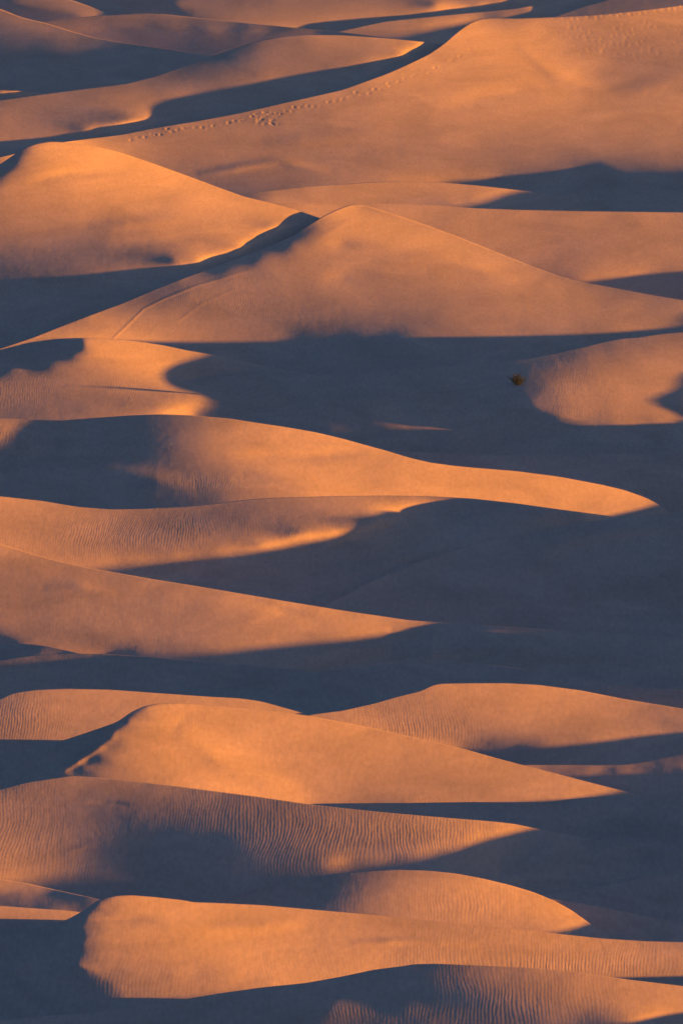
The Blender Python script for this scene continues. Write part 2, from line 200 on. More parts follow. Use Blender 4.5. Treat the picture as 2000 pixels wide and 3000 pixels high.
dune('sand_dune', 'bright yellow orange dune left of centre with a shaded slip face on its left',
     [(-400,1830),(-100,1757),(0,1735),(75,1718),(150,1699),(210,1679),(270,1658),(300,1636),(330,1622),(360,1616.5),(400,1614.5),(475,1618.5),(550,1625),(650,1636),(715,1645),(784,1658),(884,1678),(984,1702),(1064,1720),(1134,1740),(1209,1760),(1284,1779),(1384,1805),(1440,1819),(1474,1827),(1520,1840),(1650,1880),(2000,1980)],
     [(0,1745,-12),(0,1790,-14),(60,1735,-14),(60,1775,-14),(120,1715,-14),(130,1750,-10),(120,1780,-14),(180,1700,-16),(190,1730,-14),(170,1765,-14),(230,1685,-16),(235,1705,-16),(210,1745,-16),(275,1660,-14),(300,1640,-10),(325,1627,-6),
      (170,1778,175),(215,1760,190),(250,1720,200),(285,1680,205),(310,1650,205),(350,1628,205),(400,1628,210),(470,1630,212),(550,1638,205),(650,1650,212),(720,1660,212),(800,1675,215),(900,1700,210),(1000,1722,208),(1080,1740,210),(1150,1758,210),(1250,1785,205),(1350,1810,205),(1420,1822,195),
      (260,1770,190),(300,1730,205),(330,1690,210),(370,1660,215),(395,1640,220),(430,1650,200),(470,1660,205),(400,1690,215),(450,1700,220),(500,1680,212),(550,1680,200),(600,1670,200),(650,1690,200),(700,1690,200),
      (300,1780,195),(350,1750,215),(400,1740,222),(450,1740,228),(500,1730,230),(550,1720,222),(600,1710,205),(650,1730,195),(700,1720,195),(760,1720,195),(820,1720,198),(380,1785,205),(430,1780,220),(500,1770,230),(560,1760,232),(600,1755,218),(650,1770,205),(700,1760,195),(760,1760,192),(850,1740,198),(950,1745,188),(1050,1760,195),
      (450,1800,215),(520,1800,228),(580,1795,230),(640,1800,225),(700,1805,208),(760,1800,192),(850,1780,188),(950,1780,182),(1050,1790,180),(1150,1795,185),(1250,1810,185),(600,1820,222),(680,1828,222),(760,1832,200),(850,1815,182),(950,1820,175),(1050,1820,172),(1150,1825,175),(1250,1832,175),(850,1838,182),(1000,1838,180)],
     [], ripple=0.2, rip=((640,1720,120,60,.8),(880,1838,120,10,1.0),(430,1660,60,30,.6)), folds=(([(380,1700),(420,1640),(470,1632)],-.04,8),([(400,1690),(520,1760),(700,1820)],.05,14),([(60,1790),(150,1765),(220,1720),(270,1680)],.15,8),([(-40,1780),(80,1745),(180,1700)],.12,8)), creases=([(360,1616),(320,1633),(280,1673),(250,1698),(220,1738),(190,1763),(150,1783)],))

dune('sand_dune', 'low shaded bank at the right, touching the pointed toe of the yellow dune',
     [(-400,2000),(500,1880),(640,1852),(720,1846),(784,1845),(934,1844),(1084,1842),(1184,1842.5),(1264,1841),(1309,1835),(1384,1829),(1474,1825.5),(1568,1824),(2000,1815)],
     [(720,1850,170),(800,1850,165),(880,1849,140),(960,1848,110),(1100,1847,120),(1200,1847,150),(1260,1845,140),(760,1856,160),(850,1862,0),(1000,1858,0),(1150,1858,0),(1000,1875,0),(1300,1850,-8),(1450,1845,-8),(1390,1836,-6),(1540,1832,-6),(1200,1890,0),(1400,1900,0),(1550,1880,0)],
     [[(800,1858),(900,1853),(1000,1850),(1100,1850),(1200,1851),(1270,1847)]], ripple=0.1)
dune('sand_dune', 'wide rippled brown dune below the yellow dune, dark in its middle',
     [(-400,1880),(-100,1838),(0,1813),(65,1796),(125,1787),(160,1782),(225,1785.5),(325,1796),(425,1808),(500,1818),(600,1831),(700,1846),(784,1856),(884,1866),(984,1875),(1084,1883),(1144,1888),(1184,1893),(1230,1903),(1400,1935),(1568,1955),(2000,2000)],
     [(20,1820,130),(80,1805,150),(140,1795,165),(200,1793,172),(300,1802,178),(400,1813,180),(500,1826,172),(600,1840,165),(700,1855,165),(800,1866,170),(900,1877,175),(1000,1886,185),(1080,1893,190),(1150,1897,180),
      (20,1840,150),(100,1830,145),(200,1815,145),(300,1820,140),(400,1830,138),(500,1840,132),(600,1855,130),(700,1870,132),(800,1882,145),(900,1895,155),(1000,1905,165),(1080,1908,170),(1140,1908,165),
      (20,1880,140),(100,1870,135),(200,1850,120),(300,1845,122),(400,1850,115),(500,1860,108),(600,1878,108),(700,1890,120),(800,1905,138),(900,1915,145),(1000,1920,150),(1060,1922,155),
      (20,1920,150),(100,1910,135),(180,1890,115),(250,1875,90),(300,1870,85),(420,1880,75),(520,1890,80),(580,1905,90),(640,1915,108),(720,1925,120),(800,1938,130),(900,1940,135),(970,1935,140),
      (20,1960,165),(100,1945,140),(180,1925,115),(220,1930,85),(20,1990,170),(100,1980,150),(180,1965,120),(210,1975,95),(20,2010,205),(90,2015,190),(150,2020,175),(200,2015,130),(250,2015,110),(285,2020,80),
      (300,1910,-4),(400,1915,-6),(500,1925,-6),(260,1960,-3),(350,1970,-5),(450,1980,-6),(550,1970,-5),(650,1965,-3),(300,2005,-3),(400,2030,-5),(500,2030,-4),(600,2000,-4),(150,2045,-4),(230,2050,-4),(700,1985,-3),
      (800,1985,0),(900,1975,0),(1000,1960,0),(1100,1940,0),(1200,1920,0),(1290,1932,40),(1350,1950,24),(1420,1970,40),(1550,1985,26),(1480,1965,24),(1200,2000,0),(1300,2020,38)],
     [[(780,1977),(860,1972),(934,1967),(1034,1954),(1134,1928),(1180,1910),(1186,1901),(1172,1893)]],
     ripple=0.40, rip=((60,1950,150,80,.5),(900,1920,250,40,.6),(600,1900,200,40,.2)), folds=(([(190,1846),(250,1842),(300,1850)],-.05,3),([(140,1965),(180,1945),(230,1938)],.03,4),([(1150,2000),(1280,1975),(1400,1985),(1600,2005)],.35,22),([(1260,1935),(1380,1960),(1568,1985)],-.3,16)))

dune('sand_dune', 'small lit lip of sand at the left edge under the wide rippled brown dune',
     [(-400,1990),(-100,2008),(0,2019),(65,2029),(125,2043),(180,2055),(240,2068),(320,2090),(2000,2500)],
     [(0,2026,205),(50,2034,200),(95,2040,190),(0,2040,190),(50,2042,180),(40,2060,-8),(100,2060,-8),(160,2070,-8),(0,2065,-8),(160,2060,-8)],
     creases=[[(-100,2058),(0,2054),(65,2047),(125,2045)]], ripple=0.1, hts=((0,2019,3.6),(65,2029,3.3)), noshade=True)
dune('sand_dune', 'tapered wedge of lit sand at the left edge beside a dark blue slip face',
     [(-400,2060),(0,2080.5),(75,2086),(150,2091),(185,2095),(240,2103),(2000,2500)],
     [(0,2088,190),(75,2093,185),(150,2097,180),(0,2110,165),(70,2108,165),(120,2106,165),(0,2135,150),(50,2125,150)], [], ripple=0.15, hts=((0,2081,3.2),(100,2088,2.9)), noshade=True)
dune('sand_dune', 'shaded ridge behind the rounded orange hump, its crest rising to the right edge',
     [(-400,2500),(900,2110),(1100,2070),(1224,2057),(1334,2046),(1434,2026),(1500,2013),(1568,2002),(2000,1940)],
     [(1300,2060,-4),(1450,2040,-4),(1550,2020,-3),(1450,2065,-12),(1550,2060,-12),(1550,2090,-10)], [], ripple=0.05)
dune('sand_dune', 'brown shaded dune at the right edge beside the rounded orange hump',
     [(-400,2400),(900,2090),(1150,2062),(1220,2061),(1274,2066),(1359,2079),(1459,2099),(1568,2119),(2000,2180)],
     [(1300,2080,0),(1400,2100,0),(1400,2130,0),(1500,2130,0),(1568,2150,0),(1350,2140,0)], [], ripple=0.05)
dune('sand_dune', 'rounded orange hump low on the right with its left end in blue shade',
     [(-400,2380),(200,2170),(400,2100),(490,2071),(550,2053),(625,2032),(700,2016),(784,2005),(834,2001),(909,1997.5),(984,2000),(1044,2006),(1109,2018),(1174,2034),(1224,2049),(1274,2070),(1310,2090),(1345,2115),(1400,2152),(1460,2185),(2000,2400)],
     [(550,2068,-5),(650,2050,-6),(720,2030,-5),(780,2020,-4),(700,2075,-5),(760,2055,-3),(800,2050,75),(850,2012,82),(800,2070,110),(780,2085,130),
      (860,2030,120),(850,2055,140),(840,2080,170),(910,2010,140),(920,2035,165),(920,2065,180),(930,2090,188),(980,2015,165),(1000,2045,185),(1000,2075,190),(1000,2098,195),(1050,2020,190),(1070,2050,195),(1080,2085,190),(1080,2108,200),
      (1120,2035,208),(1140,2065,200),(1150,2095,198),(1170,2118,205),(1180,2050,212),(1220,2080,205),(1220,2110,200),(1235,2128,200),(1250,2075,215),(1285,2095,212),(1290,2120,200),(1320,2110,195),(1270,2135,190),
      (1360,2140,0),(1400,2160,0),(1330,2145,0)],
     [[(1318,2095),(1340,2113),(1342,2120),(1325,2132),(1289,2144)]], ripple=0.2, rip=((1050,2085,180,40,.5),), hts=((909,1998,2.8),(1109,2019,2.6)))
dune('sand_dune', 'large bright orange dune near the bottom with a dark slip face on its left',
     [(-400,2270),(-100,2180),(0,2154),(75,2134),(150,2114),(185,2096),(210,2077),(230,2065),(260,2058),(300,2056),(350,2060),(425,2068),(438,2072),(500,2074),(600,2079),(784,2095),(884,2104),(1034,2119),(1134,2130),(1234,2139),(1284,2145),(1384,2156),(1484,2162),(1568,2164),(2000,2170)],
     [(0,2170,-12),(0,2230,-12),(0,2290,-10),(80,2145,-14),(80,2190,-12),(60,2250,-12),(80,2310,-10),(150,2120,-16),(150,2160,-18),(140,2220,-16),(120,2280,-16),(180,2110,-16),(180,2150,-18),(178,2190,-16),(165,2220,-14),(210,2085,-12),(170,2250,-8),(180,2300,-8),(230,2260,-5),(250,2300,-5),(235,2066,-8),
      (200,2130,185),(205,2165,185),(195,2195,180),(195,2215,175),(225,2100,190),(245,2075,195),(300,2066,205),(380,2074,205),(460,2082,208),(560,2086,205),(700,2096,200),(800,2106,195),(900,2115,190),(1000,2124,188),(1100,2136,195),(1200,2146,205),(1300,2154,205),(1400,2165,190),(1480,2170,165),(1560,2175,140),
      (250,2120,200),(250,2160,198),(250,2200,188),(320,2100,210),(320,2150,205),(320,2200,195),(400,2110,215),(400,2150,215),(400,2195,205),(460,2140,228),(480,2120,220),(480,2180,220),(550,2120,215),(550,2160,218),(550,2200,218),(650,2130,205),(650,2170,205),(650,2210,210),(750,2130,190),(750,2170,190),(750,2210,200),
      (850,2140,182),(850,2180,188),(850,2210,205),(950,2150,185),(950,2185,180),(950,2205,185),(1050,2150,190),(1050,2185,182),(1050,2205,185),(1150,2160,202),(1150,2190,178),(1150,2210,180),(1250,2165,210),(1250,2200,175),(1350,2180,208),(1350,2210,170),(1450,2190,205),(1450,2215,170),(1550,2195,200),(1550,2225,165),(1400,2235,175),(1520,2245,175),
      (240,2222,180),(330,2222,185),(430,2232,200),(550,2245,215),(640,2255,210),(250,2240,140),(300,2245,150),(380,2248,155),(460,2252,160),(540,2262,165),(300,2275,150),(380,2275,165),(450,2275,170),(320,2300,140),(600,2263,175)],
     [], ripple=0.45, rip=((800,2180,220,60,.8),(350,2265,150,40,1.0),(1350,2220,250,30,1.2)), hts=((0,2154,3.4),(100,2128,3.8)), folds=(([(300,2110),(480,2135),(700,2120)],.06,10),([(196,2113),(350,2112)],-.03,3),([(800,2165),(950,2160),(1100,2172)],.05,5),([(-80,2310),(30,2292),(110,2262),(150,2235)],.10,12),([(-60,2240),(60,2220),(140,2170)],.12,12)), creases=([(185,2220),(330,2222),(450,2231),(550,2243),(640,2257)],[(260,2058),(220,2080),(190,2105),(185,2130),(191,2155),(182,2180),(172,2205),(185,2222),(215,2226),(250,2250),(280,2282),(310,2312)],))

dune('sand_dune', 'lowest dune along the bottom edge, dark at the left and rippled orange at the right',
     [(-400,2380),(-100,2352),(0,2344),(100,2334),(200,2327),(300,2314),(400,2299),(500,2282),(600,2268),(700,2258),(784,2243),(859,2227),(924,2219),(950,2214.5),(1009,2213.5),(1134,2219),(1234,2224),(1334,2234),(1434,2249),(1568,2265),(2000,2320)],
     [(100,2345,-6),(300,2330,-6),(450,2300,-6),(600,2285,-6),(700,2275,-6),(800,2260,-5),(880,2240,-4),(930,2228,75),(600,2330,-5),(750,2310,-7),(850,2290,-7),(900,2270,-6),(950,2255,-3),(980,2290,-8),(1050,2290,-7),(1100,2295,-4),(900,2305,-8),
      (700,2305,75),(780,2316,135),(850,2322,140),(950,2326,120),(1020,2328,95),(700,2330,-3),(850,2340,-3),(600,2350,-4),(950,2345,-2),
      (960,2222,130),(1020,2228,150),(1010,2245,100),(1080,2232,170),(1070,2255,120),(1050,2265,80),(1150,2235,185),(1150,2260,145),(1130,2280,100),(1250,2240,190),(1250,2268,165),(1230,2290,130),(1200,2310,110),(1350,2250,198),(1350,2275,195),(1330,2300,155),(1300,2325,130),(1450,2265,202),(1450,2290,200),(1450,2310,175),(1400,2325,130),(1550,2280,202),(1550,2305,205),(1560,2318,190),
      (1150,2320,85),(1080,2330,80),(1200,2340,85),(1350,2340,90),(1540,2340,0),(1500,2350,0),(1568,2345,0)],
     [[(1420,2352),(1470,2340),(1520,2331),(1600,2322)]], ripple=0.3, rip=((1250,2300,300,40,.35),(800,2322,250,10,.8)), hts=((0,2344,3.0),(300,2314,3.3),(600,2268,3.6),(959,2215,3.9)))

# ------------------------------------------------------------------ relief solver
U0, U1, DU = -380.0, 1948.0, 13.0
UU = np.arange(U0, U1 + 1, 2.0)
def smooth1(y, sig):
    n = int(sig * 3)
    k = np.exp(-0.5 * (np.arange(-n, n + 1) / sig) ** 2); k /= k.sum()
    return np.convolve(np.pad(y, n, mode='edge'), k, mode='valid')
for L in LAYERS:
    c = np.array(L['crest'], float)
    L['cv'] = smooth1(np.interp(UU, c[:, 0], c[:, 1]), 4.0)
def crest_at(L, u): return np.interp(u, UU, L['cv'])

class Relief:
    """Least-squares relief of one dune from its facing samples."""
    def __init__(s, L, b, zf, level=1.0, kap=0.0, shade=None):
        s.L = L; s.level = level; s.kap = kap; s.shade = shade
        s.du = DU * level; s.dv = 4.0 * level
        s.v0 = max(L['cv'][(UU > -120) & (UU < 1690)].min(), -160) - 12
        s.v1 = min(b.max(), 2480) + 60
        s.us = np.arange(U0, U1 + s.du, s.du); s.vs = np.arange(s.v0, s.v1 + s.dv, s.dv)
        s.nu, s.nv = len(s.us), len(s.vs)
        s.b, s.zf = b, zf
    def bil(s, u, v):
        fu = np.clip((u - s.us[0]) / s.du, 0, s.nu - 1.001); fv = np.clip((v - s.vs[0]) / s.dv, 0, s.nv - 1.001)
        iu, iv = fu.astype(int), fv.astype(int); a, c = fu - iu, fv - iv
        idx = np.stack([iv * s.nu + iu, iv * s.nu + iu + 1, (iv + 1) * s.nu + iu, (iv + 1) * s.nu + iu + 1])
        w = np.stack([(1 - a) * (1 - c), a * (1 - c), (1 - a) * c, a * c])
        return idx, w
    def sample(s, u, v):
        idx, w = s.bil(np.asarray(u, float), np.asarray(v, float))
        return (s.Z.ravel()[idx] * w).sum(0)
    def spline(s, u, v):
        fu = np.clip((u - s.us[0]) / s.du, 1, s.nu - 3.001); fv = np.clip((v - s.vs[0]) / s.dv, 1, s.nv - 3.001)
        iu, iv = fu.astype(int), fv.astype(int); a, c = fu - iu, fv - iv
        def w(t): return ((1 - t) ** 3 / 6, (3 * t ** 3 - 6 * t ** 2 + 4) / 6, (-3 * t ** 3 + 3 * t ** 2 + 3 * t + 1) / 6, t ** 3 / 6)
        wu, wv = w(a), w(c); out = 0
        for j in range(4):
            for i in range(4): out = out + wu[i] * wv[j] * s.Z[iv + j - 1, iu + i - 1]
        return out
    def solve(s, outer=3, iters=260, start=None):
        L = s.L
        uc = (s.us[:-1] + s.us[1:]) / 2; vc = (s.vs[:-1] + s.vs[1:]) / 2
        m = metre_per_unit(vc)[:, None]; sl = depression(vc)[:, None]
        GU, GV = np.meshgrid(uc, vc)
        P = np.array(L['pts'], float)
        lit = P[:, 2] != 0
        num = np.zeros_like(GU); den = np.zeros_like(GU) + 1e-12; dent = np.zeros_like(GU) + 1e-12
        for u, v, r in P:
            d2 = ((GU - u) / 2.2) ** 2 + (GV - v) ** 2 + 25.0
            w = d2 ** -1.8
            dent += w
            if r != 0:
                B = tone_to_facing(r) if r > 60 else (r - 32) / 120.0 if r > 0 else (r / 250.0 if r >= -8 else r / 100.0)
                num += w * B; den += w
        s.B = B = num / den if lit.any() else GU * 0
        W = (den / dent) if lit.any() else GU * 0
        W = np.clip((W - 0.35) / 0.3, 0, 1)
        top = np.interp(uc, UU, L['cv'])[None, :]; bot = np.interp(uc, UU, s.b)[None, :]
        inside = ((GV > top - 4) & (GV < bot + 6)).astype(float)
        off = np.clip(1 - np.maximum(np.maximum(-GU, GU - RW), 0) / 120.0, 0.15, 1)
        W = W * inside * off
        K = sl * CD - TEL + B
        du_m, dv_m = s.du * m, s.dv * m
        mm = float(m.mean())
        lx, lv, lxv = 14 * mm, 3.5 * mm, 6 * mm
        PR = 0.16
        cm = np.ones((s.nv, s.nu))
        gu, gv = np.meshgrid(s.us, s.vs)
        for e in L['creases']:
            e = np.array(e, float)
            for k in range(len(e) - 1):
                n = max(2, int(np.hypot(*(e[k + 1] - e[k])) / 6))
                for f in np.linspace(0, 1, n):
                    cu, cvv = e[k] * (1 - f) + e[k + 1] * f
                    cm = np.minimum(cm, np.where(((gu - cu) / (s.du * 0.9)) ** 2 + ((gv - cvv) / max(s.dv * 0.9, 4)) ** 2 < 1, 0.08, 1.0))
        # point rows: value = sum w Z - c*S
        pu, pv, pt, pw, ps = [], [], [], [], []
        def add(u, v, t, w, sc): pu.append(u); pv.append(v); pt.append(t); pw.append(w); ps.append(sc)
        vmid = float((top.mean() + np.clip(bot, None, 2400).mean()) / 2); s0 = float(depression(vmid)); m0 = float(metre_per_unit(vmid))
        kp = s.kap; kk = kp * s0                   # how the shading ridge's height changes with distance
        def sh(u, v): return ((TEL / CX + kk * CD / CX) * (u - RW / 2) * m0 + kp * (vmid - v) * m0) / (1 + kp)
        for e in L['edges']:
            e = np.array(e, float); seg = np.hypot(*np.diff(e, axis=0).T); cum = np.r_[0, np.cumsum(seg)]
            for q in np.arange(0, cum[-1] + 0.1, 9.0):
                u, v = np.interp(q, cum, e[:, 0]), np.interp(q, cum, e[:, 1])
                add(u, v, sh(u, v), 1.2, 1.0)
        for u in np.arange(-250, 1850, 40):
            add(u, float(np.interp(u, UU, s.b)), L['base'], 0.03, 0.0)
        for u, v, z in L['hts']: add(u, v, z, 0.5, 0.0)
        for u0, u1 in L['merge']:
            for u in np.arange(u0, u1, 14.0):
                if s.zf is not None: add(u, float(np.interp(u, UU, s.b)), float(np.interp(u, UU, s.zf)) - 0.05, 2.0, 0.0)
        nfix = len(pu)
        ineq = []
        for u in np.arange(-120, 1690, 16.0):
            bb = float(np.interp(u, UU, s.b))
            if any(q0 < u < q1 for q0, q1 in L['merge']): continue
            if bb > crest_at(L, u) + 1 and s.zf is not None:
                ineq.append((u, bb, float(np.interp(u, UU, s.zf)) - 0.6, 3.0, 0.0, +1))
        if L['edges']:
            for u, v, r in P:
                if 0 <= r <= 60: ineq.append((u, v, sh(u, v) - 0.5, 1.0, 1.0, +1))
                elif r > 90 and min(abs(u - q[0]) for e in L['edges'] for q in e) < 160: ineq.append((u, v, sh(u, v) + 0.5, 1.0, 1.0, -1))
        s.Z = np.repeat((s.vs[::-1] - s.vs[0])[:, None] * mm * 0.4, s.nu, 1)
        s.S = 0.0
        if start is not None:
            gu, gv = np.meshgrid(s.us, s.vs)
            s.Z = start.sample(gu.ravel(), gv.ravel()).reshape(s.Z.shape); s.S = start.S
        mon_hi = np.zeros_like(GU); mon_lo = np.zeros_like(GU)
        ZHI, ZLO = 0.80, 0.06
        active = []
        N = s.nu * s.nv
        for it in range(outer):
            A = [(pu[i], pv[i], pt[i], pw[i], ps[i]) for i in range(nfix)] + active
            A = np.array(A); idx, bw = s.bil(A[:, 0], A[:, 1]); tgt, pwt, psc = A[:, 2], A[:, 3] / s.level, A[:, 4]
            hi, lo = mon_hi * 2.0, mon_lo * 2.0
            def fwd(Z, S):
                d1 = Z[:, 1:] - Z[:, :-1]; zx = (d1[:-1] + d1[1:]) / (2 * du_m)
                d2 = Z[:-1] - Z[1:]; zv = (d2[:, :-1] + d2[:, 1:]) / (2 * dv_m)
                mr = metre_per_unit(s.vs)[:, None]
                return (W * (-CX * zx + K * zv), PR * zv, hi * zv, lo * zv,
                        (Z[:, 2:] - 2 * Z[:, 1:-1] + Z[:, :-2]) * cm[:, 1:-1] * (lx / (s.du * mm) ** 2),
                        (Z[2:] - 2 * Z[1:-1] + Z[:-2]) * cm[1:-1] * (lv / (s.dv * mm) ** 2),
                        (Z[1:, 1:] - Z[1:, :-1] - Z[:-1, 1:] + Z[:-1, :-1]) * cm[1:, 1:] * (lxv / (s.du * s.dv * mm * mm)),
                        pwt * ((Z.ravel()[idx] * bw).sum(0) - psc * S))
            def adj(r):
                G = np.zeros((s.nv, s.nu))
                gx = -CX * W * r[0] / (2 * du_m)
                G[:-1, 1:] += gx; G[1:, 1:] += gx; G[:-1, :-1] -= gx; G[1:, :-1] -= gx
                gv = (W * K * r[0] + PR * r[1] + hi * r[2] + lo * r[3]) / (2 * dv_m)
                G[:-1, :-1] += gv; G[:-1, 1:] += gv; G[1:, :-1] -= gv; G[1:, 1:] -= gv
                q = r[4] * cm[:, 1:-1] * (lx / (s.du * mm) ** 2); G[:, 2:] += q; G[:, 1:-1] -= 2 * q; G[:, :-2] += q
                q = r[5] * cm[1:-1] * (lv / (s.dv * mm) ** 2); G[2:] += q; G[1:-1] -= 2 * q; G[:-2] += q
                q = r[6] * cm[1:, 1:] * (lxv / (s.du * s.dv * mm * mm)); G[1:, 1:] += q; G[1:, :-1] -= q; G[:-1, 1:] -= q; G[:-1, :-1] += q
                p = pwt * r[7]
                G += np.bincount(idx.ravel(), (bw * p).ravel(), N).reshape(G.shape)
                return G, -(p * psc).sum()
            T = (W * (B - TEL), PR * 0.55 + 0 * GU, hi * ZHI, lo * ZLO, 0.0, 0.0, 0.0, pwt * tgt)
            f = fwd(s.Z, s.S)
            g = adj([t - a for t, a in zip(T, f)])
            rz, rs = g; dz, ds = rz.copy(), rs; rr = (rz * rz).sum() + rs * rs
            for k in range(iters):
                f = fwd(dz, ds); den2 = sum((a * a).sum() for a in f)
                if den2 < 1e-14: break
                al = rr / den2
                s.Z = s.Z + al * dz; s.S += al * ds
                qz, qs = adj(f); rz = rz - al * qz; rs = rs - al * qs
                r2 = (rz * rz).sum() + rs * rs
                dz = rz + (r2 / rr) * dz; ds = rs + (r2 / rr) * ds; rr = r2
                if rr < 1e-10: break
            d2 = s.Z[:-1] - s.Z[1:]; zv = (d2[:, :-1] + d2[:, 1:]) / (2 * dv_m)
            mon_hi = np.maximum(mon_hi * (zv > ZHI - 0.02), (zv > ZHI)).astype(float)
            mon_lo = np.maximum(mon_lo * (zv < ZLO + 0.02), (zv < ZLO)).astype(float)
            if it == outer - 1: break
            active = []
            for (u, v, t, w, sc, sg) in ineq:
                val = float(s.sample(np.array([u]), np.array([v]))[0]) - sc * s.S
                if (val - t) * sg > -0.05: active.append((u, v, t, w, sc))
            if s.shade is not None and not L['noshade']:
                for u, v, r in P:
                    if r > 100 and -50 < u < 1620 and v < float(np.interp(u, UU, s.b)) - 9:
                        val = float(s.sample(np.array([u]), np.array([v]))[0])
                        need = s.shade.at(u, v, val) + 0.25
                        if val < need + 0.05: active.append((u, v, need, L['shw'], 0.0))
        s.zv = zv; s.cost = sum(((t - a) ** 2).sum() for t, a in zip(T, fwd(s.Z, s.S)))

class Shade:
    """Height below which the dunes solved so far keep the low sun out."""
    def __init__(s):
        s.x = np.arange(-130, 131, 1.0); s.d = np.arange(560, 2300, 2.0)
        s.H = np.full((len(s.x), len(s.d)), -99.0); s.S = s.H.copy()
    def add(s, L):
        R = L['R']; u = np.arange(-360, 1930, 8.0)
        top = np.interp(u, UU, L['cv']); bot = np.minimum(np.interp(u, UU, L['b']), 2460)
        for f in np.linspace(0, 1, 60):
            v = top + f * np.maximum(bot - top, 0)
            z = R.sample(u, v); x, y, _ = to_world(u, v, z)
            i = np.round(x + 130).astype(int); j = np.round((y + x * CD / CX - 560) / 2).astype(int)
            ok = (i >= 0) & (i < len(s.x)) & (j >= 1) & (j < len(s.d) - 1)
            for k in (-1, 0, 1):
                for h in (0, 1): np.maximum.at(s.H, (np.minimum(i[ok] + h, len(s.x) - 1), j[ok] + k), z[ok])
        S = s.H.copy()
        for i in range(len(s.x) - 2, -1, -1): S[i] = np.maximum(S[i], S[i + 1] - TEL / CX)
        s.S = S
    def at(s, u, v, z):
        x, y, _ = to_world(u, v, z)
        i = int(np.clip(round(float(x) + 132), 0, len(s.x) - 1)); j = int(np.clip(round((float(y + x * CD / CX) - 560) / 2), 0, len(s.d) - 1))
        return s.S[i, j]
SHADE = Shade()
bound = np.full_like(UU, 2470.0); zfront = None
for L in reversed(LAYERS):
    b = bound.copy()
    best = None
    for kap in ((0.0, -0.2, -0.35, -0.5, 0.25) if L['edges'] else (0.0,)):
        Rk = Relief(L, b, zfront, 6.0, kap, SHADE); Rk.solve(4, 300)
        if best is None or Rk.cost < best.cost: best = Rk
    R0 = best; kap = R0.kap
    R1 = Relief(L, b, zfront, 2.5, kap, SHADE); R1.solve(3, 300, R0)
    R = Relief(L, b, zfront, 1.0, kap, SHADE); R.solve(3, 150, R1)
    L['R'] = R; L['b'] = b
    SHADE.add(L)
    zc = R.sample(UU, L['cv'])
    L['zc'] = zc
    if zfront is None: zfront = zc.copy(); bound = L['cv'].copy()
    else:
        up = L['cv'] < bound
        zfront = np.where(up, zc, zfront); bound = np.where(up, L['cv'], bound)
print('relief solved %.1fs' % (time.time() - T_START))

# ------------------------------------------------------------------ helpers
def new_mesh(name, verts, faces, mat, smooth=True, parent=None):
    me = bpy.data.meshes.new(name)
    v = np.asarray(verts, np.float32); f = np.asarray(faces, np.int32)
    me.vertices.add(len(v)); me.vertices.foreach_set('co', v.ravel())
    k = f.shape[1]
    me.loops.add(f.size); me.loops.foreach_set('vertex_index', f.ravel())
    me.polygons.add(len(f)); me.polygons.foreach_set('loop_start', np.arange(len(f), dtype=np.int32) * k)
    me.polygons.foreach_set('loop_total', np.full(len(f), k, np.int32))
    me.polygons.foreach_set('use_smooth', np.full(len(f), smooth, bool))
    me.update(calc_edges=True)
    if mat: me.materials.append(mat)
    o = bpy.data.objects.new(name, me); bpy.context.scene.collection.objects.link(o)
    if parent: o.parent = parent
    return o
def grid_faces(nr, nc):
    i = np.arange(nr - 1)[:, None] * nc + np.arange(nc - 1)[None, :]
    return np.stack([i, i + nc, i + nc + 1, i + 1], -1).reshape(-1, 4)

